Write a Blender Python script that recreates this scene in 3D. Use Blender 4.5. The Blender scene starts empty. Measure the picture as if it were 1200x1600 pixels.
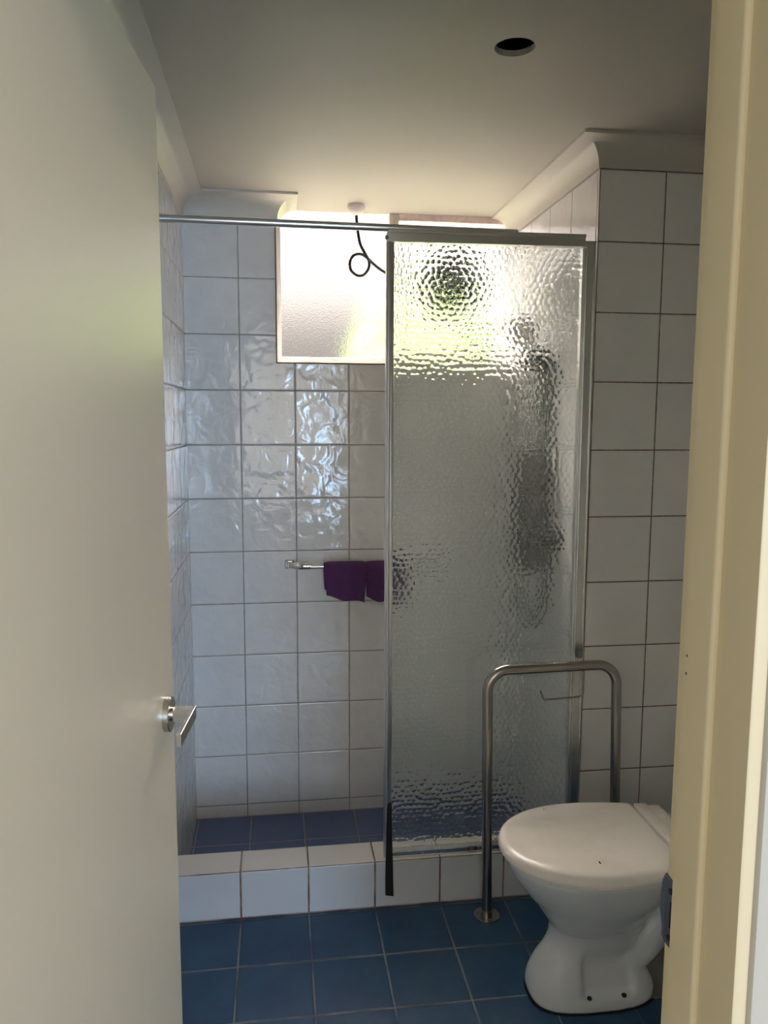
import bpy, bmesh, math, random
import numpy as np
from mathutils import Vector, Matrix
C = bpy.context.scene
COL = C.collection
R = math.radians
# ------------------------------------------------------------------ camera
F_PX = 1220.95
yaw, pitch, roll = 0.1355, -0.1190, 0.0039
cd = bpy.data.cameras.new('camera')
cam = bpy.data.objects.new('camera', cd); COL.objects.link(cam)
f = Vector((math.sin(yaw)*math.cos(pitch), math.cos(yaw)*math.cos(pitch), math.sin(pitch)))
r0 = Vector((math.cos(yaw), -math.sin(yaw), 0)); u0 = r0.cross(f)
r = math.cos(roll)*r0 + math.sin(roll)*u0
u = math.cos(roll)*u0 - math.sin(roll)*r0
cam.matrix_world = Matrix(((r.x, u.x, -f.x, .3326), (r.y, u.y, -f.y, -2.9434), (r.z, u.z, -f.z, 1.4761), (0, 0, 0, 1)))
cd.sensor_fit = 'HORIZONTAL'; cd.sensor_width = 36; cd.lens = 36*F_PX/1200
cd.clip_start = .02; cd.clip_end = 100
C.camera = cam
# ------------------------------------------------------------------ light
w = bpy.data.worlds.new('sky'); C.world = w; w.use_nodes = True
bgn = w.node_tree.nodes['Background']; wt = w.node_tree
# overcast sky: dim at the horizon, bright overhead
tc = wt.nodes.new('ShaderNodeTexCoord'); sx = wt.nodes.new('ShaderNodeSeparateXYZ'); mr = wt.nodes.new('ShaderNodeMapRange')
mr.interpolation_type = 'SMOOTHSTEP'
m2 = wt.nodes.new('ShaderNodeMapRange'); m2.interpolation_type = 'SMOOTHSTEP'; ad = wt.nodes.new('ShaderNodeMath'); ad.operation = 'ADD'
SKY = 1.0
for i_, v_ in enumerate((.235, .75, 0, 78.0*SKY)): mr.inputs[i_+1].default_value = v_
for i_, v_ in enumerate((.090, .20, .50*SKY, 1.9*SKY)): m2.inputs[i_+1].default_value = v_
wt.links.new(tc.outputs['Generated'], sx.inputs[0]); wt.links.new(sx.outputs[2], mr.inputs[0]); wt.links.new(sx.outputs[2], m2.inputs[0])
wt.links.new(mr.outputs[0], ad.inputs[0]); wt.links.new(m2.outputs[0], ad.inputs[1]); wt.links.new(ad.outputs[0], bgn.inputs[1])
bgn.inputs[0].default_value = (1, .90, .83, 1)

def area(name, loc, look, sx, sy, power, col, portal=False):
    l = bpy.data.lights.new(name, 'AREA'); l.shape = 'RECTANGLE'; l.size = sx; l.size_y = sy
    l.energy = power; l.color = col
    o = bpy.data.objects.new(name, l); COL.objects.link(o); o.location = loc
    o.rotation_euler = (Vector(look)-Vector(loc)).to_track_quat('-Z', 'Y').to_euler()
    if portal: l.cycles.is_portal = True
    return o
area('window_portal', (.794, .215, 1.97), (.794, -2, 1.97), .92, .58, 1, (1, 1, 1), portal=True)
area('hall_daylight', (1.20, -5.85, 1.12), (.33, -1.5, .95), .6, 1.5, 74, (.40, .66, 1))
area('hall_ceiling_light', (1.25, -3.95, 2.40), (1.0, -3.6, 0), .50, .45, 22, (1, .80, .68))
area('hall_fill_light', (.4, -6.02, 1.45), (.4, -2.2, 1.35), 2.0, 1.7, 36, (1, .92, .82))  # added soft frontal fill; the hall end wall has no window
sl = bpy.data.lights.new('sun', 'SUN'); sl.energy = 9; sl.angle = R(1.5); sl.color = (1, .95, .82)
so = bpy.data.objects.new('sun', sl); COL.objects.link(so); so.rotation_euler = (R(38), 0, R(-15))
C.view_settings.view_transform = 'Standard'; C.view_settings.look = 'None'
C.view_settings.gamma = 1; C.view_settings.use_curve_mapping = False
C.view_settings.exposure = 0.0
C.cycles.max_bounces = 14; C.cycles.diffuse_bounces = 6; C.cycles.transmission_bounces = 10
C.cycles.transparent_max_bounces = 12; C.cycles.sample_clamp_indirect = 0
C.cycles.use_denoising = True; C.cycles.caustics_reflective = True; C.cycles.caustics_refractive = True
C.cycles.blur_glossy = .1

# ------------------------------------------------------------------ helpers
def link(name, me, mat=None, parent=None, smooth=None):
    o = bpy.data.objects.new(name, me); COL.objects.link(o)
    for m in (mat if isinstance(mat, (list, tuple)) else [mat]):
        if m: me.materials.append(m)
    if smooth is not None:
        for p in me.polygons: p.use_smooth = True
        me.set_sharp_from_angle(angle=R(smooth))
    if parent: o.parent = parent
    return o
def obj(name, bm, mat=None, parent=None, smooth=None):
    bmesh.ops.recalc_face_normals(bm, faces=bm.faces)
    me = bpy.data.meshes.new(name); bm.to_mesh(me); bm.free()
    return link(name, me, mat, parent, smooth)
def tag(o, label=None, cat=None, kind=None, group=None):
    if label: o['label'] = label
    if cat: o['category'] = cat
    if kind: o['kind'] = kind
    if group: o['group'] = group
    return o
def empty(name, loc=(0, 0, 0)):
    o = bpy.data.objects.new(name, None); COL.objects.link(o); o.empty_display_size = .05
    return o        # things are modelled in world coordinates; origin() moves the empty to the thing's base
def origin(o, loc):
    v = Vector(loc); o.location = v
    for ch in o.children: ch.matrix_parent_inverse = Matrix.Translation(-v)
def box(bm, x0, x1, y0, y1, z0, z1, bev=0, seg=2):
    vs = [bm.verts.new((x, y, z)) for x in (x0, x1) for y in (y0, y1) for z in (z0, z1)]
    fs = [(0, 1, 3, 2), (4, 6, 7, 5), (0, 4, 5, 1), (2, 3, 7, 6), (0, 2, 6, 4), (1, 5, 7, 3)]
    F = [bm.faces.new([vs[i] for i in q]) for q in fs]
    if bev:
        es = list({e for q in F for e in q.edges})
        bmesh.ops.bevel(bm, geom=es, offset=bev, segments=seg, affect='EDGES', profile=.5)
    return vs
def hexa(bm, pts, bev=0):
    """8 points in box order x0/x1, y0/y1, z0/z1"""
    vs = [bm.verts.new(p) for p in pts]
    fs = [(0, 1, 3, 2), (4, 6, 7, 5), (0, 4, 5, 1), (2, 3, 7, 6), (0, 2, 6, 4), (1, 5, 7, 3)]
    F = [bm.faces.new([vs[i] for i in q]) for q in fs]
    if bev:
        es = list({e for q in F for e in q.edges})
        bmesh.ops.bevel(bm, geom=es, offset=bev, segments=2, affect='EDGES', profile=.5)
def tube(bm, pts, rad, seg=16, cap=True, sx=1.0):
    pts = [Vector(p) for p in pts]
    n = len(pts); rings = []
    t0 = (pts[1]-pts[0]).normalized()
    ref = Vector((0, 0, 1)) if abs(t0.z) < .9 else Vector((1, 0, 0))
    a = t0.cross(ref).normalized()
    for i, p in enumerate(pts):
        t = (pts[min(i+1, n-1)]-pts[max(i-1, 0)]).normalized()
        a = (a - t*a.dot(t)).normalized(); b = t.cross(a)
        rr = rad[i] if isinstance(rad, (list, tuple)) else rad
        rings.append([bm.verts.new(p + (a*math.cos(2*math.pi*k/seg)*sx + b*math.sin(2*math.pi*k/seg))*rr) for k in range(seg)])
    for i in range(n-1):
        for k in range(seg):
            bm.faces.new((rings[i][k], rings[i][(k+1) % seg], rings[i+1][(k+1) % seg], rings[i+1][k]))
    if cap:
        bm.faces.new(rings[0][::-1]); bm.faces.new(rings[-1])
def arc_path(pts, rad, n=8):
    """polyline with its inner corners rounded"""
    P = [Vector(p) for p in pts]; out = [P[0]]
    for i in range(1, len(P)-1):
        rr = rad[i-1] if isinstance(rad, (list, tuple)) else rad
        d1 = (P[i-1]-P[i]).normalized(); d2 = (P[i+1]-P[i]).normalized()
        ang = d1.angle(d2); L = rr/math.tan(ang/2)
        c = P[i] + (d1+d2).normalized()*(rr/math.sin(ang/2))
        s = P[i]+d1*L-c; e = P[i]+d2*L-c
        tot = s.angle(e); ax = s.cross(e).normalized()
        for k in range(n+1):
            out.append(c + Matrix.Rotation(tot*k/n, 3, ax) @ s)
    out.append(P[-1]); return out
def crom(pts, n=6):
    P = [Vector(p) for p in pts]; P = [P[0]*2-P[1]]+P+[P[-1]*2-P[-2]]; out = []
    for i in range(1, len(P)-2):
        for k in range(n):
            t = k/n; a, b, c, d = P[i-1:i+3]
            out.append(.5*((2*b)+(c-a)*t+(2*a-5*b+4*c-d)*t*t+(-a+3*b-3*c+d)*t**3))
    out.append(P[-2]); return out
def lathe(bm, prof, center, axis='z', seg=40):
    cx, cy, cz = center; rings = []
    for rr, h in prof:
        ring = []
        for k in range(seg):
            a = 2*math.pi*k/seg; p, q = rr*math.cos(a), rr*math.sin(a)
            v = {'z': (cx+p, cy+q, cz+h), 'y': (cx+p, cy+h, cz+q), 'x': (cx+h, cy+p, cz+q)}[axis]
            ring.append(bm.verts.new(v))
        rings.append(ring)
    for i in range(len(rings)-1):
        for k in range(seg):
            bm.faces.new((rings[i][k], rings[i][(k+1) % seg], rings[i+1][(k+1) % seg], rings[i+1][k]))
    bm.faces.new(rings[0]); bm.faces.new(rings[-1])
def loft(bm, rings, cap=True):
    V = [[bm.verts.new(p) for p in ring] for ring in rings]
    n = len(V[0])
    for i in range(len(V)-1):
        for k in range(n):
            bm.faces.new((V[i][k], V[i][(k+1) % n], V[i+1][(k+1) % n], V[i+1][k]))
    if cap: bm.faces.new(V[0]); bm.faces.new(V[-1])

# ------------------------------------------------------------------ materials
class NT:
    def __init__(s, name):
        s.m = bpy.data.materials.new(name); s.m.use_nodes = True; s.t = s.m.node_tree
        s.b = s.t.nodes['Principled BSDF']; s.out = s.t.nodes['Material Output']
    def n(s, typ, **k):
        x = s.t.nodes.new(typ)
        for a, v in k.items(): setattr(x, a, v)
        return x
    def l(s, a, b): s.t.links.new(a, b)
    def val(s, sock, v):
        if isinstance(v, bpy.types.NodeSocket): s.l(v, sock)
        else: sock.default_value = v
    def math(s, op, a, b=None, c=None):
        x = s.n('ShaderNodeMath', operation=op); s.val(x.inputs[0], a)
        if b is not None: s.val(x.inputs[1], b)
        if c is not None: s.val(x.inputs[2], c)
        return x.outputs[0]
    def smooth(s, v, a, b, lo=0., hi=1.):
        x = s.n('ShaderNodeMapRange', interpolation_type='SMOOTHSTEP'); s.val(x.inputs[0], v)
        for i, q in enumerate((a, b, lo, hi)): x.inputs[i+1].default_value = q
        return x.outputs[0]
    def mix(s, f_, a, b):
        x = s.n('ShaderNodeMix', data_type='RGBA'); s.val(x.inputs[0], f_); s.val(x.inputs[6], a); s.val(x.inputs[7], b)
        return x.outputs[2]
    def noise(s, scale, detail=3, rough=.5, vec=None, dist=0):
        x = s.n('ShaderNodeTexNoise'); x.inputs['Scale'].default_value = scale; x.inputs['Detail'].default_value = detail
        x.inputs['Roughness'].default_value = rough; x.inputs['Distortion'].default_value = dist
        s.l(vec if vec else s.pos(), x.inputs['Vector']); return x.outputs[0]
    def pos(s):
        if not hasattr(s, '_p'): s._p = s.n('ShaderNodeNewGeometry').outputs['Position']
        return s._p
    def bump(s, h, strength=1., dist=1.):
        x = s.n('ShaderNodeBump'); x.inputs['Strength'].default_value = strength; x.inputs['Distance'].default_value = dist
        s.l(h, x.inputs['Height']); return x.outputs[0]
def c4(c): return (c[0], c[1], c[2], 1)
def plain(name, col, rough=.5, metal=0., var=.06, nscale=8, bump=0., bscale=200, coat=0.):
    q = NT(name)
    nz = q.noise(nscale, 4)
    a = c4([min(1, x*(1+var)) for x in col]); b = c4([x*(1-var) for x in col])
    q.l(q.mix(nz, a, b), q.b.inputs['Base Color'])
    q.b.inputs['Roughness'].default_value = rough; q.b.inputs['Metallic'].default_value = metal
    q.b.inputs['Coat Weight'].default_value = coat
    if bump: q.l(q.bump(q.noise(bscale, 2), 1, bump), q.b.inputs['Normal'])
    return q.m
def tiles(name, ua, va, uo, vo, su=.2, sv=.2, col=(.6, .6, .6), grout=(.4, .38, .35), gw=.0013, rough=.12, und=.0012, uscale=9, blotch=.06, blotch_col=None, grout2=None):
    q = NT(name)
    sp = q.n('ShaderNodeSeparateXYZ'); q.l(q.pos(), sp.inputs[0])
    A = {'x': 0, 'y': 1, 'z': 2}
    U = q.math('DIVIDE', q.math('SUBTRACT', sp.outputs[A[ua]], uo), su)
    V = q.math('DIVIDE', q.math('SUBTRACT', sp.outputs[A[va]], vo), sv)
    du = q.math('MULTIPLY', q.math('PINGPONG', U, .5), su); dv = q.math('MULTIPLY', q.math('PINGPONG', V, .5), sv)
    wob = q.math('MULTIPLY', q.math('SUBTRACT', q.noise(60, 2), .5), .0012)
    d = q.math('ADD', q.math('MINIMUM', du, dv), wob)
    mask = q.smooth(d, gw, gw+.0010)
    cv = q.n('ShaderNodeCombineXYZ'); q.l(q.math('FLOOR', U), cv.inputs[0]); q.l(q.math('FLOOR', V), cv.inputs[1])
    wn = q.n('ShaderNodeTexWhiteNoise', noise_dimensions='2D'); q.l(cv.outputs[0], wn.inputs['Vector'])
    bl = blotch_col or [x*.8 for x in col]
    n1 = q.smooth(q.noise(uscale*.7, 4, .6), .35, .7)
    cc = q.mix(q.math('MULTIPLY', n1, min(1, blotch*5)), c4(col), c4(bl))
    cc = q.mix(q.math('MULTIPLY', wn.outputs[0], .10), cc, c4([x*.75 for x in col]))
    gg = q.mix(q.smooth(q.noise(7, 3), .42, .6), c4(grout), c4(grout2 or [x*.75 for x in grout]))
    q.l(q.mix(mask, gg, cc), q.b.inputs['Base Color'])
    q.l(q.math('ADD', q.math('MULTIPLY', mask, rough-.8), .8), q.b.inputs['Roughness'])
    # pillowed tile edges and a hand glazed, wavy face that differs tile by tile
    off = q.n('ShaderNodeVectorMath', operation='MULTIPLY_ADD')
    q.l(wn.outputs[1], off.inputs[0]); off.inputs[1].default_value = (7, 7, 7); q.l(q.pos(), off.inputs[2])
    h = q.math('MULTIPLY', q.smooth(d, gw*.6, gw+.0045), .0011)
    wave = q.noise(uscale, 2, .45, vec=off.outputs[0], dist=.6)
    h = q.math('ADD', h, q.math('MULTIPLY', wave, und))
    q.l(q.bump(h, 1, 1), q.b.inputs['Normal'])
    return q.m

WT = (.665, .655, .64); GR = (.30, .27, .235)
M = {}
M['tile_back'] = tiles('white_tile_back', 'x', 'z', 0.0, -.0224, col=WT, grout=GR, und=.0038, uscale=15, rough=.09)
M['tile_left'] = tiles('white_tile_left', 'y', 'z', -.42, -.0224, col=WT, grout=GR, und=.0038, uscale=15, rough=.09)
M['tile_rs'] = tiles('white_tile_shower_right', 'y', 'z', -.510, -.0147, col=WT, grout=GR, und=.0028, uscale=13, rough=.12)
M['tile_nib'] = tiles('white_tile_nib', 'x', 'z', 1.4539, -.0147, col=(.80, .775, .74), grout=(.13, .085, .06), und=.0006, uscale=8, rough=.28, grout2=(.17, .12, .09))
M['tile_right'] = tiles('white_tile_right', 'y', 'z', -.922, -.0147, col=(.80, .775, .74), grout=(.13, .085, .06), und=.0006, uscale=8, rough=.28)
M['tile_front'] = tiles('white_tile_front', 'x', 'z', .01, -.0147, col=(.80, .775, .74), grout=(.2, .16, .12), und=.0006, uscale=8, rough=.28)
M['curb_shaded'] = tiles('curb_tile_shaded', 'x', 'z', .2092, .0015, sv=.1475, col=(.47, .48, .49), grout=(.22, .16, .11), und=.0012, uscale=6, rough=.25, gw=.0022, grout2=(.12, .05, .04))  # white curb tile, shade on the front put into a greyer colour
M['curb_lit'] = tiles('curb_tile_lit', 'x', 'y', .2092, -.747, sv=.115, col=(.82, .78, .74), grout=(.34, .27, .19), und=.0012, uscale=6, rough=.3, gw=.002, grout2=(.22, .11, .08))  # same white tile, window light on the top put into a brighter colour
M['floor'] = tiles('blue_floor_tile', 'x', 'y', .2092, -.7464-.2089, col=(.009, .050, .132), blotch_col=(.014, .072, .150), blotch=.2, grout=(.24, .225, .21), und=.0008, uscale=12, rough=.3, gw=.0016, grout2=(.10, .10, .105))
M['shower_floor'] = tiles('blue_shower_tile', 'x', 'y', .2154, -.2021, col=(.085, .120, .265), blotch_col=(.095, .135, .285), blotch=.2, grout=(.33, .31, .27), und=.0008, uscale=10, rough=.3, gw=.002, grout2=(.27, .25, .22))
M['ceiling'] = plain('ceiling_paint', (.42, .39, .335), .6, var=.015, bump=.00008, bscale=350)
M['cornice'] = plain('cornice_paint', (.52, .485, .42), .45, var=.02)
M['door'] = plain('door_paint', (.76, .695, .545), .38, var=.015, bump=.00005, bscale=500)
M['jamb'] = plain('cream_gloss_paint', (.70, .59, .385), .5, var=.03, nscale=5, bump=.0002, bscale=60)
M['hall'] = plain('hall_wall_paint', (.62, .59, .50), .6)
M['hallfloor'] = plain('hall_carpet', (.30, .26, .20), .9, bump=.002, bscale=300)
M['dark'] = plain('cavity_dark', (.012, .012, .014), .9)
M['plaster'] = plain('plasterboard_edge', (.45, .41, .36), .9, var=.2, nscale=90)
M['cement'] = plain('grey_cement', (.13, .125, .115), .85, var=.2, nscale=30)
M['winframe'] = plain('window_frame_paint', (.62, .56, .50), .45, var=.12, nscale=40)
M['grime'] = plain('pink_grimy_paint', (.78, .64, .60), .7, var=.25, nscale=70)
M['steel'] = plain('brushed_stainless', (.42, .39, .35), .24, 1, var=.1, nscale=30)
M['nickel'] = plain('satin_nickel', (.55, .52, .48), .26, 1, var=.04, nscale=60)
M['chrome'] = plain('chrome', (.78, .78, .78), .06, 1, var=.02)
M['alu'] = plain('bright_aluminium', (.70, .70, .68), .30, 1, var=.04, nscale=20)
M['channel'] = plain('aluminium_channel', (.72, .71, .68), .22, 1, var=.04, nscale=20)
M['greyplastic'] = plain('grey_plastic', (.16, .155, .15), .5)
M['greyplate'] = plain('pale_grey_plate', (.30, .30, .27), .5)
M['black'] = plain('black_rubber', (.0025, .0025, .0025), .9, var=.05)
M['cord'] = plain('dark_cord', (.03, .03, .035), .45)
M['fan'] = plain('dark_fan_plastic', (.05, .048, .05), .5)
M['whiteplastic'] = plain('white_plastic', (.70, .66, .64), .35, var=.02)
M['porcelain'] = plain('porcelain', (.60, .615, .62), .12, var=.01, coat=.3)
M['purple'] = plain('purple_terry', (.105, .032, .135), .95, var=.3, nscale=120, bump=.004, bscale=900)
M['charcoal'] = plain('charcoal_terry', (.25, .235, .23), .9, var=.2, nscale=60, bump=.002, bscale=500)
M['strike'] = plain('worn_strike_steel', (.22, .23, .27), .35, 1, var=.1, nscale=60)
M['timber'] = plain('bare_timber', (.30, .22, .12), .8, var=.2, nscale=60)
M['bark'] = plain('bark', (.08, .06, .04), .9)

def seat_mat():
    q = NT('toilet_seat_plastic')
    nz = q.noise(14, 3)
    col = q.mix(q.smooth(nz, .45, .65), (.88, .81, .745, 1), (.85, .775, .705, 1))
    for (x, y, rr, sy) in ((1.0868, -1.268, .0022, .35), (1.168, -1.171, .0010, 1), (1.288, -.997, .0020, .6), (1.041, -.999, .002, 1)):
        d = q.n('ShaderNodeVectorMath', operation='MULTIPLY_ADD'); q.l(q.pos(), d.inputs[0])
        d.inputs[1].default_value = (1, sy, 0); d.inputs[2].default_value = (-x, -y*sy, 0)
        ln = q.n('ShaderNodeVectorMath', operation='LENGTH'); q.l(d.outputs[0], ln.inputs[0])
        col = q.mix(q.smooth(ln.outputs['Value'], rr*.7, rr*1.2), (.04, .03, .025, 1), col)
    q.l(col, q.b.inputs['Base Color']); q.b.inputs['Roughness'].default_value = .22
    return q.m
M['seat'] = seat_mat()
def glass_mat(name, hammered):
    q = NT(name); t = q.t; t.nodes.remove(q.b)
    g = q.n('ShaderNodeBsdfGlass'); g.inputs['IOR'].default_value = 1.5
    g.inputs['Roughness'].default_value = .0 if not hammered else .03
    g.inputs['Color'].default_value = (.94, .965, .955, 1)
    q.l(g.outputs[0], q.out.inputs[0]); return q.m
M['glass'] = glass_mat('screen_glass_smooth', False); M['hammer'] = glass_mat('screen_glass_hammered', True)
def frost_mat(name, rough, bump, clear):
    q = NT(name); t = q.t; t.nodes.remove(q.b)
    g = q.n('ShaderNodeBsdfRefraction'); g.inputs['IOR'].default_value = 1.25; g.inputs['Roughness'].default_value = rough
    g.inputs['Color'].default_value = (.97, .96, .95, 1)
    v = q.n('ShaderNodeTexVoronoi', feature='SMOOTH_F1'); v.inputs['Scale'].default_value = 260; q.l(q.pos(), v.inputs['Vector'])
    q.l(q.bump(v.outputs['Distance'], 1, bump), g.inputs['Normal'])
    tr = q.n('ShaderNodeBsdfTransparent'); tr.inputs[0].default_value = (.95, .95, .95, 1)
    mx = q.n('ShaderNodeMixShader'); mx.inputs[0].default_value = 1-clear
    q.l(tr.outputs[0], mx.inputs[1]); q.l(g.outputs[0], mx.inputs[2]); q.l(mx.outputs[0], q.out.inputs[0])
    return q.m
M['frost'] = frost_mat('frosted_window_glass', .16, .0008, .40)
M['frost2'] = frost_mat('lightly_frosted_window_glass', .12, .0006, .65)
def leaf_mat():
    q = NT('sunlit_leaves')
    nz = q.noise(5, 5, .6)
    q.l(q.mix(q.smooth(nz, .4, .65), (.075, .125, .022, 1), (.045, .085, .016, 1)), q.b.inputs['Base Color'])
    q.b.inputs['Roughness'].default_value = .7; q.b.inputs['Subsurface Weight'].default_value = 0
    q.l(q.bump(q.noise(18, 4), 1, .12), q.b.inputs['Normal']); return q.m
M['leaf'] = leaf_mat()

# ------------------------------------------------------------------ room shell
CZ = 2.262; X0 = .0058; XN = 1.2524; YN = -.722; XR = 1.62; YD = -2.178; YH = -2.312; YW = .15; TOP = 2.52
WX0, WZ0 = .336, 1.680
def struct(name, bm, mat, parent=None, smooth=None):
    o = obj(name, bm, mat, parent, smooth); o['kind'] = 'structure'; return o
bm = bmesh.new(); box(bm, -.12, X0, YD, .30, -.12, TOP); struct('wall_left', bm, M['tile_left'])
bm = bmesh.new()
box(bm, X0, WX0, 0, .30, -.12, TOP); box(bm, WX0, XN, 0, .30, -.12, WZ0); box(bm, WX0, XN, YW+.0, .30, CZ+.013, TOP)
struct('wall_back', bm, M['tile_back'])
bm = bmesh.new(); box(bm, XN, 1.80, YN, .30, -.12, TOP)
o = struct('wall_nib', bm, [M['tile_nib'], M['tile_rs']])
for p in o.data.polygons:
    if abs(p.normal.x) > .5: p.material_index = 1
bm = bmesh.new(); box(bm, XR, 1.80, YD, YN, -.12, TOP); struct('wall_right', bm, M['tile_right'])
# doorway wall
bm = bmesh.new()
box(bm, -1.1, .016, YH, YD, -.12, TOP); box(bm, .775, 2.1, YH, YD, -.12, TOP); box(bm, .016, .775, YH, YD, 2.065, TOP)
o = struct('wall_front', bm, [M['hall'], M['tile_front']])
for p in o.data.polygons:
    if p.normal.y > .5: p.material_index = 1
# floors
bm = bmesh.new(); box(bm, X0, XR, YH, -.7464, -.10, 0); box(bm, XN-.0, XR, -.7464, YN, -.10, 0); struct('floor', bm, M['floor'])
bm = bmesh.new(); box(bm, X0, XN, -.7464, 0, -.12, -.0712); struct('floor_shower', bm, M['shower_floor'])
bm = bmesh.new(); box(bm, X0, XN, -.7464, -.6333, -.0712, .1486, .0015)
o = struct('trim_shower_curb', bm, [M['curb_shaded'], M['curb_lit']])
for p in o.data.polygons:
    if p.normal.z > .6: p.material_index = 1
# ceiling with a cut round hole for a missing downlight
HX, HY, HR = .844, -1.227, .043
def ceiling():
    bm = bmesh.new(); N = 64; rnd = random.Random(3)
    cx0, cx1, cy0, cy1 = -.10, 1.70, YD, YW+.021
    inner = []; outer = []
    for k in range(N):
        a = 2*math.pi*k/N
        rr = HR*(1+rnd.uniform(-.012, .012))
        inner.append((HX+rr*math.cos(a), HY+rr*math.sin(a)))
        dx, dy = math.cos(a), math.sin(a)
        t = min((cx1-HX)/dx if dx > 1e-6 else 1e9, (cx0-HX)/dx if dx < -1e-6 else 1e9, (cy1-HY)/dy if dy > 1e-6 else 1e9, (cy0-HY)/dy if dy < -1e-6 else 1e9)
        outer.append((HX+dx*t, HY+dy*t))
    for cc in ((cx0, cy0), (cx1, cy0), (cx1, cy1), (cx0, cy1)):
        k = min(range(N), key=lambda i: (outer[i][0]-cc[0])**2+(outer[i][1]-cc[1])**2); outer[k] = cc
    def ring(z, pts): return [bm.verts.new((x, y, z)) for x, y in pts]
    a, b, c_, d = ring(CZ, inner), ring(CZ, outer), ring(CZ+.013, inner), ring(CZ+.013, outer)
    for k in range(N):
        j = (k+1) % N
        bm.faces.new((a[k], a[j], b[j], b[k])); bm.faces.new((c_[k], d[k], d[j], c_[j]))
        fa = bm.faces.new((a[k], c_[k], c_[j], a[j])); fa.material_index = 1
        bm.faces.new((b[k], b[j], d[j], d[k]))
    o = struct('ceiling', bm, [M['ceiling'], M['plaster']])
ceiling()
bm = bmesh.new(); box(bm, -1.2, 2.2, -6.2, .30, TOP, TOP+.08); struct('ceiling_roof_deck', bm, M['dark'])
# torn flap of paper on the rim of the hole
# cornice, one mitred run round the room
def cornice():
    bm = bmesh.new()
    path = [(XN, YW), (XN, YN), (XR, YN), (XR, YD), (X0, YD), (X0, 0), (WX0, 0), (WX0, YW)]
    nrm = [(-1, 0), (0, -1), (-1, 0), (0, 1), (1, 0), (0, -1), (1, 0)]
    prof = [(0, 0), (0, .075), (.005, .075), (.0062, .071)]
    for k in range(1, 13):
        a = math.pi/2*k/12
        prof.append((.0755-.0693*math.cos(a), .071-.063*math.sin(a)))
    prof += [(.0775, .0075), (.0775, 0)]
    rings = []
    for i, (x, y) in enumerate(path):
        n1 = nrm[max(i-1, 0)]; n2 = nrm[min(i, len(nrm)-1)]
        dn = 1+n1[0]*n2[0]+n1[1]*n2[1]
        m = ((n1[0]+n2[0])/dn, (n1[1]+n2[1])/dn)
        rings.append([(x+m[0]*a, y+m[1]*a, CZ-b) for a, b in prof])
    loft(bm, rings)
    struct('trim_cornice', bm, M['cornice'], smooth=35)
cornice()
# cement patch behind the pan
bm = bmesh.new(); box(bm, 1.262, XR, -1.212, YN, 0, .006); struct('floor_cement_patch', bm, M['cement'])
# hall
bm = bmesh.new(); box(bm, -1.1, 2.1, -6.1, YH, -.10, 0); struct('floor_hall', bm, M['hallfloor'])
bm = bmesh.new(); box(bm, -1.2, -1.1, -6.2, YD, -.12, TOP); struct('wall_hall_left', bm, M['hall'])
bm = bmesh.new(); box(bm, 2.1, 2.2, -6.2, YD, -.12, TOP); struct('wall_hall_right', bm, M['hall'])
bm = bmesh.new(); box(bm, -1.2, 2.2, -6.2, -6.1, -.12, TOP); struct('wall_hall_back', bm, M['hall'])
bm = bmesh.new(); box(bm, -1.1, 2.1, -6.1, YH, 2.45, TOP); struct('ceiling_hall', bm, M['ceiling'])

# ------------------------------------------------------------------ door frame
bm = bmesh.new()      # right jamb: rebate, stop, jamb, seen in plan from the bathroom side to the hall side
pl_ = [(.80, YD), (.757, YD), (.757, -2.209), (.7575, -2.2095), (.745, -2.2095), (.745, -2.256), (.747, -2.259), (.757, -2.2595), (.757, -2.309), (.7585, -2.3125), (.763, -2.3125), (.80, -2.3125)]
pl_ = [(.80, YD), (.7585, YD), (.757, YD-.0015), (.757, -2.2095), (.7463, -2.2095), (.745, -2.211), (.745, -2.2555), (.7455, -2.2575), (.747, -2.2595), (.748, -2.260), (.751, -2.2603), (.751, -2.3165), (.7513, -2.318), (.7525, -2.3188), (.757, -2.319), (.80, -2.319)]
loft(bm, [[(x, y, z) for x, y in pl_] for z in (0, 2.062)])
# head of the frame
hp = [(YD, 2.045), (-2.2095, 2.045), (-2.2095, 2.033), (-2.2595, 2.033), (-2.2595, 2.045), (YH, 2.045), (YH, 2.08), (YD, 2.08)]
loft(bm, [[(x, y, z) for y, z in hp] for x in (.055, .757)])
lj = [(.015, YD), (.027, YD), (.027, -2.247), (.062, -2.247), (.062, -2.307), (.058, -2.312), (.015, -2.312)]
loft(bm, [[(x, y, z) for x, y in lj] for z in (0, 2.062)])
jamb = struct('trim_door_frame', bm, M['jamb'], smooth=40)
bm = bmesh.new()
ap = [(.7645, YH), (.7645, -2.322), (.766, -2.325), (.771, -2.3265), (.79, -2.327), (.815, -2.327), (.822, -2.325), (.825, -2.320), (.825, YH)]
loft(bm, [[(x, y, z) for x, y in ap] for z in (0, 2.12)])
struct('trim_architrave', bm, M['cornice'], smooth=40)
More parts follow.
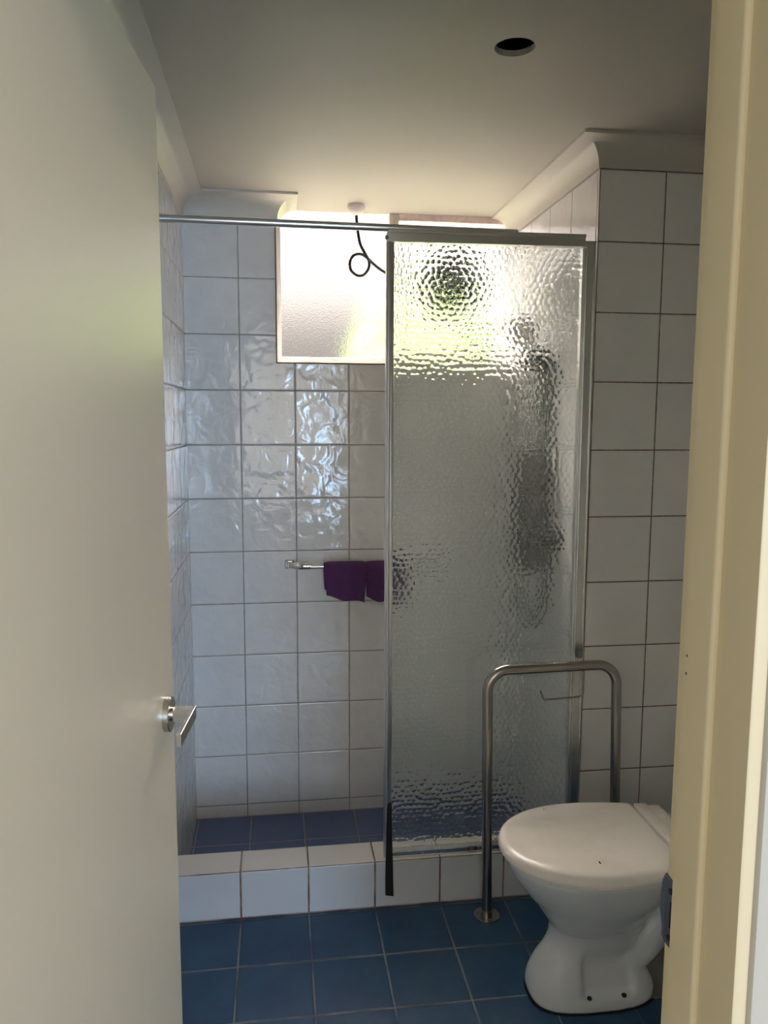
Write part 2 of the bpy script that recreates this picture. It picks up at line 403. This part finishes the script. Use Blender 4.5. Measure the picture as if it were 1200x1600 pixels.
# strike plate let into the rebate, lip curving past the edge
bm = bmesh.new()
SX = .7562
out = []   # (y, z) outline on the plate, +y is towards the bathroom
z0, z1 = .8955, .9720
ol = [(-2.2080, z1), (YD+.001, z1+.003), (YD+.0075, z1-.008), (YD+.0105, z1-.016), (YD+.0135, .940), (YD+.0135, .925), (YD+.009, .915), (YD+.006, .909), (YD+.0055, .899), (YD-.001, z0), (-2.2080, z0)]
def lipx(y): return SX + (max(0, y-YD+.002)**2)*8
v0 = [bm.verts.new((lipx(y)-.0008, y, z)) for y, z in ol]; v1 = [bm.verts.new((lipx(y)+.0008, y, z)) for y, z in ol]
bm.faces.new(v0); bm.faces.new(v1[::-1])
for k in range(len(ol)):
    j = (k+1) % len(ol); bm.faces.new((v0[k], v1[k], v1[j], v0[j]))
sp_ = obj('strike_plate', bm, M['strike'], jamb); sp_['label'] = 'dull steel strike plate'
bm = bmesh.new(); box(bm, SX-.0015, SX-.0007, -2.2005, -2.190, .919, .949); obj('latch_hole', bm, M['dark'], sp_)
for zz in (.961, .9065):
    bm = bmesh.new(); lathe(bm, [(.0001, -.0004), (.0035, -.0004), (.0035, -.002), (.0001, -.0024)], (SX, -2.190, zz), 'x', 14); obj('screw', bm, M['dark'], sp_, 40)
for zz in (1.2366, 1.2179):   # old screw marks in the paint
    bm = bmesh.new(); lathe(bm, [(.0001, -.0004), (.0017, -.0003), (.0017, .001), (.0001, .001)], (.745, -2.2165, zz), 'x', 10); obj('paint_chip', bm, M['greyplastic'], jamb, 40)

# ------------------------------------------------------------------ door leaf and lever
PV = Vector((.0665, -2.243, 0)); PE = Vector((.134, -1.494, 0)); DD = (PE-PV).normalized(); DN = Vector((DD.y, -DD.x, 0))
def dpt(s, n, z): v = PV+DD*s+DN*n; return (v.x, v.y, z)
W_ = (PE-PV).length
bm = bmesh.new()
hexa(bm, [dpt(s, n, z) for n in (-.035, 0) for s in (0, W_) for z in (.008, 2.037)], .0015)
door = struct('door_1', bm, M['door'])
hs = (Vector((.1275, -1.556, 0))-PV).dot(DD); HZ = .949
def dlathe(bm, prof, s, z, seg=48):
    rings = []
    for rr, n in prof:
        rings.append([dpt(s+rr*math.cos(2*math.pi*k/seg), n, z+rr*math.sin(2*math.pi*k/seg)) for k in range(seg)])
    loft(bm, rings)
he = empty('door_handle'); he.parent = door
he['label'] = 'satin nickel lever handle'
bm = bmesh.new(); dlathe(bm, [(.0315, -.0005), (.0315, .0100), (.0308, .0108), (.005, .0108)], hs, HZ); obj('rose', bm, M['nickel'], he, 35)
bm = bmesh.new(); dlathe(bm, [(.012, .0100), (.012, .0150), (.002, .0150)], hs, HZ); obj('neck', bm, M['nickel'], he, 35)
bm = bmesh.new()
hexa(bm, [dpt(hs+s, n, HZ+z) for n in (.014, .052) for s in (-.0105, .0105) for z in (-.011, .011)], .0008)
hexa(bm, [dpt(hs+s, n, HZ+z) for n in (.044, .0525) for s in (-.120, .0105) for z in (-.0112, .0112)], .0008)
obj('lever', bm, M['nickel'], he)

# ------------------------------------------------------------------ window
win = empty('window_1'); win['kind'] = 'structure'
fy0, fy1 = YW, YW+.05
bm = bmesh.new()
box(bm, WX0, .3535, fy0, fy1, WZ0, CZ+.013, .0015); box(bm, 1.235, XN, fy0, fy1, WZ0, CZ+.013, .0015)
box(bm, .3535, 1.235, fy0, fy1, WZ0, 1.7115, .0015); box(bm, .3535, 1.235, fy0+.02, fy1, 2.276, 2.31, .0015)
obj('window_frame', bm, M['winframe'], win)
bm = bmesh.new(); box(bm, .772, .790, fy0+.004, fy1-.01, 1.7115, 2.262, .0015); box(bm, .793, .809, fy0+.012, fy1-.003, 1.7115, 2.262, .0015); obj('mullion', bm, M['winframe'], win)
bm = bmesh.new(); box(bm, .809, 1.235, fy0+.002, fy0+.02, 2.2365, 2.28, .001)
g_ = obj('sash_rail', bm, M['grime'], win); g_['label'] = 'pink grimy sash rail'
bm = bmesh.new(); box(bm, .350, .776, fy0+.022, fy0+.026, 1.709, 2.28); obj('pane', bm, M['frost'], win)
bm = bmesh.new(); box(bm, .805, 1.237, fy0+.022, fy0+.026, 1.709, 2.28); p2 = obj('pane', bm, M['frost2'], win)
bm = bmesh.new(); box(bm, 1.095, 1.160, fy0-.014, fy0+.008, 1.765, 1.800, .004); box(bm, 1.110, 1.135, fy0-.034, fy0-.012, 1.77, 1.825, .004)
lt_ = obj('latch', bm, M['cord'], win); lt_['label'] = 'dark window latch'
# cream beading round the opening
bm = bmesh.new()
box(bm, WX0-.0045, WX0+.0005, -.0035, .004, WZ0-.004, CZ-.075); box(bm, WX0, XN, -.0035, .004, WZ0-.0045, WZ0+.0005)
struct('trim_window_edge', bm, plain('brown_edge', (.16, .10, .07), .7, var=.25, nscale=40))

# exhaust fan in the right-hand pane
fan = empty('exhaust_fan')
tag(fan, 'round dark exhaust fan set in the right window pane behind the hammered glass', 'fan')
FX, FY, FZ = 1.018, fy0, 1.995
bm = bmesh.new()
lathe(bm, [(.108, .021), (.114, .010), (.114, -.012), (.106, -.018), (.088, -.018), (.086, -.010), (.086, .021)], (FX, FY, FZ), 'y', 48); 
bm.faces.ensure_lookup_table()
bmesh.ops.delete(bm, geom=[f_ for f_ in bm.faces if len(f_.verts) > 8], context='FACES')
obj('housing', bm, M['fan'], fan, 40)
bm = bmesh.new(); lathe(bm, [(.001, -.016), (.040, -.014), (.048, -.006), (.048, .018), (.001, .018)], (FX, FY, FZ), 'y', 32); obj('hub', bm, M['fan'], fan, 40)
for k in range(7):
    a = 2*math.pi*k/7; bm = bmesh.new(); rings = []
    for rr, wd in ((.044, .36), (.065, .44), (.085, .44)):
        pts = []
        for s, yy in ((-1, -.006), (1, .008)):
            for t in (0, .0025): pts.append((rr, a+s*wd*.9, yy+t))
        pts = [pts[0], pts[1], pts[3], pts[2]]
        rings.append([(FX+q[0]*math.cos(q[1]), FY+q[2], FZ+q[0]*math.sin(q[1])) for q in pts])
    loft(bm, rings); obj('blade', bm, M['fan'], fan)
bm = bmesh.new()
for rr in (.045, .062, .079):
    tube(bm, [(FX+rr*math.cos(2*math.pi*k/40), FY-.0185, FZ+rr*math.sin(2*math.pi*k/40)) for k in range(41)], .0018, 6, False)
for k in range(12):
    a = 2*math.pi*k/12; tube(bm, [(FX+.02*math.cos(a), FY-.0185, FZ+.02*math.sin(a)), (FX+.09*math.cos(a), FY-.0185, FZ+.09*math.sin(a))], .0018, 6)
obj('grille', bm, M['fan'], fan, 60)
origin(fan, (FX, FY, FZ))

# ceiling rose and its looped cord
rose = empty('ceiling_rose')
tag(rose, 'small white round ceiling rose above the window with a dark cord hanging from it', 'ceiling rose')
RX, RY = .633, .055
bm = bmesh.new(); lathe(bm, [(.031, 0), (.0325, -.006), (.0325, -.012), (.029, -.024), (.021, -.034), (.009, -.038), (.001, -.038)], (RX, RY, CZ), 'z', 40); obj('cover', bm, M['whiteplastic'], rose, 50)
cpx = [(.633, 2.224), (.638, 2.175), (.647, 2.125), (.664, 2.092), (.680, 2.062), (.678, 2.033), (.658, 2.009), (.634, 2.009), (.613, 2.028), (.610, 2.058), (.622, 2.080), (.644, 2.087), (.668, 2.078), (.700, 2.054), (.737, 2.032), (.785, 2.014), (.860, 2.000), (.915, 2.000)]
pts = []
for i, (x, z) in enumerate(cpx):
    t = i/(len(cpx)-1); pts.append((x, RY - .006*math.sin(min(1, max(0, (i-3)/9))*math.pi*2) + max(0, (i-12)/5)*.075, z))
bm = bmesh.new(); tube(bm, crom(pts, 6), .0056, 10); c_ = obj('cord', bm, M['cord'], rose, 60); c_['label'] = 'dark looped cord'
origin(rose, (RX, RY, CZ))

# ------------------------------------------------------------------ shower screen
scr = empty('shower_screen')
tag(scr, 'fixed shower screen of hammered glass in a grey aluminium frame on the curb', 'shower screen')
SY = -.720; SXL, SXR = .6385, 1.2125
bm = bmesh.new()
tube(bm, arc_path([(X0, SY, 2.0045), (1.014, SY, 1.9995)], .01), .0105, 20); rl = obj('top_rail', bm, M['alu'], scr, 50)
bm = bmesh.new()
hexa(bm, [(x, y, z+(x-SXL)*.006) for x in (SXL+.004, SXR) for y in (SY-.019, SY+.015) for z in (1.9858, 1.9965)], .002)
hexa(bm, [(x, y, z+(x-SXL)*.007) for x in (SXL, SXR) for y in (SY-.015, SY+.013) for z in (1.9620, 1.9862)], .001)
obj('header', bm, M['alu'], scr)
bm = bmesh.new()
box(bm, SXL, .6605, SY-.012, SY+.012, .1500, 1.964, .003)
tube(bm, [(.6455, SY-.0105, .152), (.6455, SY-.0105, 1.962)], .0055, 12)
obj('stile', bm, M['alu'], scr, 30)
bm = bmesh.new(); box(bm, .6605, 1.214, SY-.014, SY+.014, .1488, .1690, .0015); box(bm, .6605, 1.214, SY-.017, SY-.010, .1488, .152, .001); obj('bottom_rail', bm, M['chrome'], scr)
bm = bmesh.new()
hexa(bm, [(x+(1.98-z)*.004, y, z) for x in (1.206, 1.2135) for y in (SY-.011, SY+.012) for z in (.1695, 1.964)], .001)
obj('stile', bm, M['alu'], scr)
bm = bmesh.new()
hexa(bm, [(x+(1.98-z)*.0025, y, z) for x in (1.2120, 1.2455) for y in (SY-.017, SY+.015) for z in (.1488, 1.9826)], .0035)
hexa(bm, [(x+(1.98-z)*.0025, y, z) for x in (1.2135, 1.2185) for y in (SY-.021, SY-.012) for z in (.1488, 1.975)], .0015)
hexa(bm, [(x+(1.98-z)*.0025, y, z) for x in (1.2385, 1.2420) for y in (SY-.021, SY-.012) for z in (.1488, 1.975)], .001)
obj('wall_channel', bm, M['channel'], scr)
def hammered_panel(x0, x1, z0, z1, yf, yb, step=.0017, cell=.0168, slope=.235):
    """solid pane: flat front face, back face pressed into small round dimples"""
    nx = int((x1-x0)/step)+1; nz = int((z1-z0)/step)+1
    X, Z = np.meshgrid(np.linspace(x0, x1, nx), np.linspace(z0, z1, nz))
    rng = np.random.default_rng(7); ch = cell*.90
    ci = np.round((X-x0)/cell).astype(int); cj = np.round((Z-z0)/ch).astype(int)
    NI, NJ = ci.max()+6, cj.max()+6
    jx = rng.uniform(-.25, .25, (NJ, NI))*cell; jz = rng.uniform(-.25, .25, (NJ, NI))*cell
    acc = np.zeros_like(X); kk = 6.5/cell
    for dj in (-2, -1, 0, 1, 2):
        J = cj+dj
        for di in (-2, -1, 0, 1, 2):
            I = ci+di
            px = x0+I*cell+(J % 2)*cell*.5+jx[J+2, I+2]; pz = z0+J*ch+jz[J+2, I+2]
            acc += np.exp(-kk*3*np.sqrt((X-px)**2+(Z-pz)**2))
    d = -np.log(acc)/(kk*3)
    H = slope/cell*np.clip(d, 0, None)**2
    H -= H.mean()
    n = nx*nz
    V = np.empty((2*n, 3)); V[:n, 0] = X.ravel(); V[:n, 1] = yf; V[:n, 2] = Z.ravel()
    V[n:, 0] = X.ravel(); V[n:, 1] = (yb+H).ravel(); V[n:, 2] = Z.ravel()
    idx = np.arange(n).reshape(nz, nx)
    a, b, c, d_ = idx[:-1, :-1].ravel(), idx[:-1, 1:].ravel(), idx[1:, 1:].ravel(), idx[1:, :-1].ravel()
    back = np.stack([n+a, n+d_, n+c, n+b], 1)
    co = [idx[0, 0], idx[0, -1], idx[-1, -1], idx[-1, 0]]
    rim = np.concatenate([idx[0, :], idx[1:, -1], idx[-1, -2::-1], idx[-2:0:-1, 0]])
    nxt = np.roll(rim, -1)
    side = np.stack([rim, n+rim, n+nxt, nxt], 1)
    front = np.stack([a, b, c, d_], 1)
    Fc = np.concatenate([front, back, side]); me = bpy.data.meshes.new('glass_panel')
    me.vertices.add(2*n); me.vertices.foreach_set('co', V.ravel())
    me.loops.add(Fc.size); me.loops.foreach_set('vertex_index', Fc.ravel())
    me.polygons.add(len(Fc)); me.polygons.foreach_set('loop_start', np.arange(len(Fc))*4)
    sm = np.zeros(len(Fc), bool); sm[len(front):len(front)+len(back)] = True
    me.polygons.foreach_set('use_smooth', sm)
    me.update(calc_edges=True); me.validate()
    return me
gl = link('glass_panel', hammered_panel(.655, 1.2185, .163, 1.972, SY-.0030, SY+.0022), [M['glass']], scr)
gl['label'] = 'hammered obscure glass'
bm = bmesh.new(); box(bm, .634, .643, SY-.020, SY-.008, 1.967, 1.978, .003); obj('roller_cap', bm, M['greyplastic'], scr)
bm = bmesh.new(); box(bm, 1.2225, 1.2405, SY-.030, SY-.018, .758, .781, .003); obj('catch', bm, M['greyplastic'], scr)
# loose black rubber seal hanging past the curb
bm = bmesh.new(); rings = []
for (z, xl, xr, yy) in ((.326, .6462, .6598, -.7345), (.318, .6458, .6612, -.7355), (.305, .6462, .6605, -.736), (.25, .6445, .6608, -.740), (.19, .6428, .6615, -.749), (.15, .6405, .6620, -.756), (.10, .6395, .6625, -.758), (.052, .6395, .6640, -.760), (.0465, .6400, .6640, -.760)):
    rings.append([(xl, yy, z), (xr, yy-.001, z-.004*(z < .06)), (xr, yy+.0025, z-.004*(z < .06)), (xl, yy+.0035, z)])
loft(bm, rings); s_ = obj('rubber_seal', bm, M['black'], scr); s_['label'] = 'loose black rubber seal strip'
origin(scr, (.926, SY, .1486))

# ------------------------------------------------------------------ towel rail and face cloths
tr = empty('towel_rail')
tag(tr, 'short chrome towel rail on the shower back wall, left end visible beside purple cloths', 'towel rail')
TZ = .929; TY = -.062
for sgn, xm in ((1, .372), (-1, .952)):
    bm = bmesh.new(); box(bm, xm-.017, xm+.017, -.020, 0, TZ-.017, TZ+.017, .005, 2)
    bm2 = bmesh.new(); box(bm, xm-.010, xm+.014, -.045, -.018, TZ-.011, TZ+.011, .004, 1); bm2.free()
    mt = obj('mount', bm, M['chrome'], tr)
    bm = bmesh.new()
    tube(bm, [(xm+sgn*q[0], q[1], TZ+q[2]) for q in ((.0, -.036, 0), (.018, -.050, 0), (.045, -.060, -.001), (.075, TY, -.002), (.088, TY, -.003))], [.012, .0135, .0135, .011, .008], 16, sx=.8)
    obj('arm', bm, M['chrome'], tr, 50)
bm = bmesh.new(); tube(bm, [(.45, TY, TZ-.003), (.87, TY, TZ-.003)], .0085, 16); obj('bar', bm, M['chrome'], tr, 50)
origin(tr, (.66, 0, TZ))
def cloth(name, x0, x1, drop_f, drop_b, seed, rot, label):
    """a folded cloth hung over the bar: thick inverted U with soft folds and a rolled hem"""
    rnd = random.Random(seed); NX, NS = 26, 40; bm = bmesh.new()
    rr = .0155; th = .009
    path = []
    for i in range(NS+1):
        t = i/NS
        if t < .42: path.append((-rr, -drop_f*(1-t/.42)))
        elif t < .58: a = math.pi*(t-.42)/.16; path.append((-rr*math.cos(a), rr*.9*math.sin(a)))
        else: path.append((rr, -drop_b*((t-.58)/.42)))
    ph = rnd.random()*6
    def pt(ix, i, o):
        s = ix/NX; yy, zz = path[i]
        sgn = -1 if i < NS/2 else 1
        depth = max(0, -zz)
        wav = .0045*math.sin(s*7+ph)+.003*math.sin(s*15+ph*2)
        hem = (.012*math.sin(s*3.1+ph)+.006*math.sin(s*8+ph))*min(1, depth/drop_f)
        n = max(0, depth/drop_f)
        pinch = .010*n*(1-2*s)*(1 if sgn < 0 else .6)
        y = yy*(1+.1*n)+wav*n*.8
        edge = .0045*(1-abs(2*s-1)**6)
        y += (-1 if yy < 0 else 1)*o*(edge+.001)*abs(math.cos(0)) if abs(yy) > rr*.6 or zz < 0 else yy/rr*o*edge
        z = zz + (o*edge if zz >= 0 else 0) + hem - n*n*.004
        return (x0+(x1-x0)*s+pinch, TY+y, TZ-.003+z)
    outer = [[bm.verts.new(pt(ix, i, 1)) for i in range(NS+1)] for ix in range(NX+1)]
    inner = [[bm.verts.new(pt(ix, i, -.7)) for i in range(NS+1)] for ix in range(NX+1)]
    for A, fl in ((outer, 0), (inner, 1)):
        for a in range(NX):
            for b in range(NS):
                q = (A[a][b], A[a+1][b], A[a+1][b+1], A[a][b+1]); bm.faces.new(q[::-1] if fl else q)
    for b in range(NS):
        bm.faces.new((outer[0][b], outer[0][b+1], inner[0][b+1], inner[0][b])); bm.faces.new((outer[NX][b], inner[NX][b], inner[NX][b+1], outer[NX][b+1]))
    for a in range(NX):
        bm.faces.new((outer[a][0], inner[a][0], inner[a+1][0], outer[a+1][0])); bm.faces.new((outer[a][NS], outer[a+1][NS], inner[a+1][NS], inner[a][NS]))
    o = obj(name, bm, M['purple'], None, 80)
    return tag(o, label, 'face cloth', group='purple face cloths on the towel rail')
cloth('face_cloth', .498, .660, .122, .105, 3, 0, 'purple face cloth folded over the towel rail, left one in the open')
cloth('face_cloth', .656, .800, .120, .125, 11, 0, 'purple face cloth on the towel rail partly behind the glass screen')

# ------------------------------------------------------------------ fittings on the right shower wall
hsr = empty('hand_shower')
tag(hsr, 'hand shower on a wall rail with dark caddy and hose behind the hammered glass', 'shower')
HYs = -.33
bm = bmesh.new(); tube(bm, [(1.225, HYs, .98), (1.225, HYs, 1.72)], .010, 16); obj('slide_rail', bm, M['steel'], hsr, 50)
for zz in (1.00, 1.69):
    bm = bmesh.new(); tube(bm, [(1.2520, HYs, zz), (1.222, HYs, zz)], .013, 16); obj('rail_bracket', bm, M['chrome'], hsr, 50)
bm = bmesh.new(); box(bm, 1.228, 1.2500, HYs-.055, HYs+.055, 1.39, 1.675, .006); obj('back_plate', bm, M['greyplate'], hsr)
bm = bmesh.new(); box(bm, 1.172, 1.236, HYs-.016, HYs+.016, 1.655, 1.695, .006); obj('slider', bm, M['greyplastic'], hsr)
bm = bmesh.new()
tube(bm, [(1.190, HYs, 1.54), (1.186, HYs, 1.66), (1.170, HYs+.005, 1.765)], [.011, .013, .016], 16)
tube(bm, [(1.180, HYs+.005, 1.785), (1.145, HYs+.0, 1.765)], [.040, .046], 28)
obj('shower_head', bm, M['whiteplastic'], hsr, 50)
bm = bmesh.new(); tube(bm, crom([(1.190, HYs, 1.55), (1.172, HYs-.02, 1.45), (1.155, HYs-.01, 1.30), (1.150, HYs, 1.10), (1.160, HYs-.01, .92), (1.185, HYs-.03, .79), (1.205, HYs-.06, .775), (1.220, HYs-.09, .83), (1.225, HYs-.12, .95), (1.225, HYs-.14, 1.05)], 8), .009, 12); obj('hose', bm, M['steel'], hsr, 60)
bm = bmesh.new()
lathe(bm, [(.036, 0), (.036, -.006), (.026, -.010), (.024, -.035), (.027, -.052), (.020, -.060), (.001, -.060)], (1.2522, HYs-.14, 1.085), 'x', 32); box(bm, 1.186, 1.200, HYs-.185, HYs-.14, 1.079, 1.091, .003)
obj('mixer_tap', bm, M['greyplastic'], hsr, 40)
bm = bmesh.new()
for z0_, z1_ in ((.955, 1.09), (1.10, 1.225), (1.235, 1.37)):
    k_ = 1 if z0_ > 1 else .86
    box(bm, 1.166, 1.238, HYs-.060*k_, HYs+.060*k_, z0_, z1_, .010, 3)
box(bm, 1.190, 1.236, HYs-.05, HYs+.05, .96, 1.365, .004)
cdy = obj('caddy', bm, M['charcoal'], hsr, 40); cdy['label'] = 'dark grey hanging caddy'
origin(hsr, (1.2524, HYs, .98))

# ------------------------------------------------------------------ grab rail
gb = empty('grab_rail')
tag(gb, 'stainless steel U-shaped grab rail standing on the floor beside the toilet', 'grab rail')
GY = -.826
bm = bmesh.new()
tube(bm, arc_path([(.936, GY, .004), (.924, GY, .7575), (1.314, GY, .7615), (1.335, GY, .004)], .062, 12), .0150, 24)
obj('tube', bm, M['steel'], gb, 50)
for xx in (.936, 1.335):
    bm = bmesh.new(); lathe(bm, [(.0385, 0), (.0385, .004), (.037, .0055), (.0165, .0055), (.0165, .018), (.0150, .019)], (xx, GY, 0), 'z', 40); fl_ = obj('flange', bm, M['steel'], gb, 35)
    for k in range(3):
        a = R(35+120*k); bm = bmesh.new(); lathe(bm, [(.004, .0050), (.004, .0066), (.001, .0076)], (xx+.028*math.cos(a), GY+.028*math.sin(a), 0), 'z', 12); obj('screw', bm, M['greyplastic'], fl_, 40)
bm = bmesh.new()
tube(bm, arc_path([(1.213, GY, .752), (1.213, GY, .6675), (1.094, GY, .662), (1.084, GY, .690)], [.012, .010], 6), .0028, 10)
rh = obj('roll_hook', bm, M['steel'], gb, 60); rh['label'] = 'thin bent wire toilet roll hook'
origin(gb, (.936, GY, 0))

# ------------------------------------------------------------------ toilet
to = empty('toilet'); tag(to, 'white toilet with its lid closed standing on the blue floor beside the grab rail', 'toilet')
TC = -1.150
def interp(tab, z):
    for (a, b) in zip(tab, tab[1:]):
        if z <= b[0]:
            t = (z-a[0])/(b[0]-a[0]); t = max(0, min(1, t))
            return [p+(q-p)*t for p, q in zip(a[1:], b[1:])]
    return list(tab[-1][1:])
def smoothtab(tab, n=48):
    """Catmull-Rom the table rows along their index"""
    out = []
    T = [tab[0]]+tab+[tab[-1]]
    for i in range(1, len(T)-2):
        for k in range(5):
            t = k/5; row = []
            for a, b, c_, d in zip(T[i-1], T[i], T[i+1], T[i+2]):
                row.append(.5*((2*b)+(c_-a)*t+(2*a-5*b+4*c_-d)*t*t+(-a+3*b-3*c_+d)*t**3))
            out.append(row)
    out.append(list(tab[-1])); return out
tab = [  # z, front x, back x, half width, squareness
    (.000, .962, 1.284, .090, 2.9), (.012, .957, 1.286, .092, 2.9), (.030, .956, 1.286, .090, 2.8), (.057, .9605, 1.274, .084, 2.7), (.091, .975, 1.255, .076, 2.6),
    (.125, .997, 1.245, .071, 2.4), (.160, 1.011, 1.250, .072, 2.3), (.195, 1.008, 1.262, .084, 2.2), (.232, .986, 1.280, .108, 2.15), (.269, .960, 1.305, .132, 2.1),
    (.297, .937, 1.325, .148, 2.1), (.335, .910, 1.350, .163, 2.15), (.362, .899, 1.370, .170, 2.2), (.380, .896, 1.375, .172, 2.2)]
bm = bmesh.new(); rings = []
for (z, xf, xb, hw, ex) in smoothtab(tab):
    ring = []; cx = (xf+xb)/2 - .02*(z > .2); N = 112
    for k in range(N):
        a = 2*math.pi*k/N; ca, sa = math.cos(a), math.sin(a)
        rx = (xb-cx) if ca > 0 else (cx-xf)
        px = cx+rx*math.copysign(abs(ca)**(2/ex), ca); py = hw*math.copysign(abs(sa)**(2/ex), sa)
        # recessed panel above the foot on both flanks
        if z > .028 and z < .17:
            def st(q, a_, b_): q = max(0, min(1, (q-a_)/(b_-a_))); return q*q*(3-2*q)
            m_ = st(px, 1.068, 1.084)*(1-st(px, 1.195, 1.225))*st(z, .030, .042)*(1-st(z, .105, .165))
            if abs(py) > .03: py -= math.copysign(.020*m_, py)
        ring.append((px, TC+py, z))
    rings.append(ring)
loft(bm, rings)
# trap outlet
tube(bm, crom([(1.17, TC, .085), (1.225, TC-.005, .10), (1.30, TC-.004, .175), (1.37, TC, .245), (1.43, TC, .285)], 6), [.050]*6+[.053]*6+[.055]*6+[.055]*7, 32)
# rear deck
box(bm, 1.27, 1.455, TC-.150, TC+.150, .335, .392, .012, 3); box(bm, 1.36, 1.440, TC-.10, TC+.10, .20, .35, .02, 3)
pan = obj('pan', bm, M['porcelain'], to)
rm = pan.modifiers.new('weld', 'REMESH'); rm.mode = 'VOXEL'; rm.voxel_size = .0042; rm.use_smooth_shade = True
sm_ = pan.modifiers.new('soften', 'SMOOTH'); sm_.iterations = 10; sm_.factor = .5
pan['label'] = 'glazed porcelain pan'
for bx in (1.0905, 1.182):
    bm = bmesh.new(); bmesh.ops.create_uvsphere(bm, u_segments=16, v_segments=10, radius=1)
    for v in bm.verts: v.co = Vector((bx+v.co.x*.0068, TC-.0800+v.co.y*.0060, .0345+v.co.z*.0055))
    obj('bolt_hole', bm, M['dark'], pan, 60)
bm = bmesh.new(); rings = []   # thin black line round the foot
for z, g in ((0, .004), (.003, .003)):
    ring = []
    for k in range(80):
        a = 2*math.pi*k/80; ca, sa = math.cos(a), math.sin(a)
        cx = 1.123; rx = .165+g
        ring.append((cx+rx*math.copysign(abs(ca)**(2/2.9), ca), TC+(.091+g)*math.copysign(abs(sa)**(2/2.9), sa), z))
    rings.append(ring)
loft(bm, rings); obj('foot_line', bm, M['black'], to)
def dshape(off, N=72, xc=1.118, xb=1.297, yc=-1.144):
    """D outline of seat and lid, straight at the hinge"""
    pts = []
    for k in range(N+1):
        a = math.pi/2+math.pi*k/N
        ex = 2.12
        ca, sa = math.cos(a), math.sin(a)
        pts.append((xc-(xc-.8795+off)*abs(ca)**(2/ex), yc+(.186+off)*math.copysign(abs(sa)**(2/ex), sa)))
    xe = xb+min(off, 0)*.5
    for k in range(1, 11):
        t = k/10; hw = (.186+off)*math.sqrt(max(0, 1-((xe-xc)*t/.36)**2)); pts.append((xc+(xe-xc)*t, yc-hw))
    hw = (.186+off)*math.sqrt(1-((xe-xc)/.36)**2)
    for k in range(1, 8): pts.append((xe, yc-hw+2*hw*k/8))
    for k in range(10, 0, -1):
        t = k/10; h2 = (.186+off)*math.sqrt(max(0, 1-((xe-xc)*t/.36)**2)); pts.append((xc+(xe-xc)*t, yc+h2))
    return pts
bm = bmesh.new()
lv = [(-.007, .3900), (-.002, .3900), (.0, .3915), (.0005, .396), (.0, .403), (-.0025, .409), (-.007, .4135), (-.013, .4162), (-.020, .4178), (-.035, .4192), (-.06, .4203), (-.10, .4210), (-.14, .4213)]
loft(bm, [[(x, y, z) for x, y in dshape(o_)] for o_, z in lv])
obj('lid', bm, M['seat'], to, 60)
bm = bmesh.new()
loft(bm, [[(x, y, z) for x, y in dshape(o_)] for o_, z in ((-.014, .3780), (-.011, .3800), (-.011, .3875), (-.013, .3902))])
obj('seat', bm, M['seat'], to, 60)
bm = bmesh.new()
box(bm, 1.2985, 1.334, TC-.150, TC+.150, .392, .4200, .0025, 2); box(bm, 1.3335, 1.372, TC-.120, TC+.148, .392, .4130, .0025, 2); obj('hinge_cover', bm, M['seat'], to, 40)
origin(to, (1.12, TC, 0))

# ------------------------------------------------------------------ garden outside the window
def shrub(name, loc, size, seed, label):
    bm = bmesh.new(); bmesh.ops.create_icosphere(bm, subdivisions=5, radius=1)
    rnd = random.Random(seed); ph = [rnd.random()*6 for _ in range(9)]
    for v in bm.verts:
        c = v.co; k = 1+.10*math.sin(4*c.x+ph[0])*math.sin(5*c.y+ph[1])+.07*math.sin(9*c.z+ph[2]+3*c.x)+.05*math.sin(15*c.x+ph[3])*math.sin(13*c.z+ph[4])+.03*math.sin(31*c.y+ph[5])*math.sin(27*c.z+ph[6])
        pn = (abs(c.x)**3.2+abs(c.y)**3.2+abs(c.z)**3.2)**(1/3.2); c = c/pn
        v.co = Vector((c.x*size[0], c.y*size[1], c.z*size[2]))*k+Vector((0, 0, size[2]))
    root = empty(name); f_ = obj('foliage', bm, M['leaf'], root, 80)
    bm = bmesh.new(); tube(bm, [(0, 0, 0), (.03, 0, size[2]*.6)], [.08, .05], 10); obj('stem', bm, M['bark'], root, 60)
    root.location = loc
    tag(root, label, 'shrub')
shrub('garden_shrub', (1.98, 2.7, -.3), (1.22, .8, 1.33), 4, 'bright green shrub outside the window behind the hammered glass')
bm = bmesh.new(); box(bm, -6, 9, .30, 14, -.5, -.3); tag(obj('garden_ground', bm, plain('garden_soil', (.028, .024, .02), .9, var=.3, nscale=6)), kind='structure')
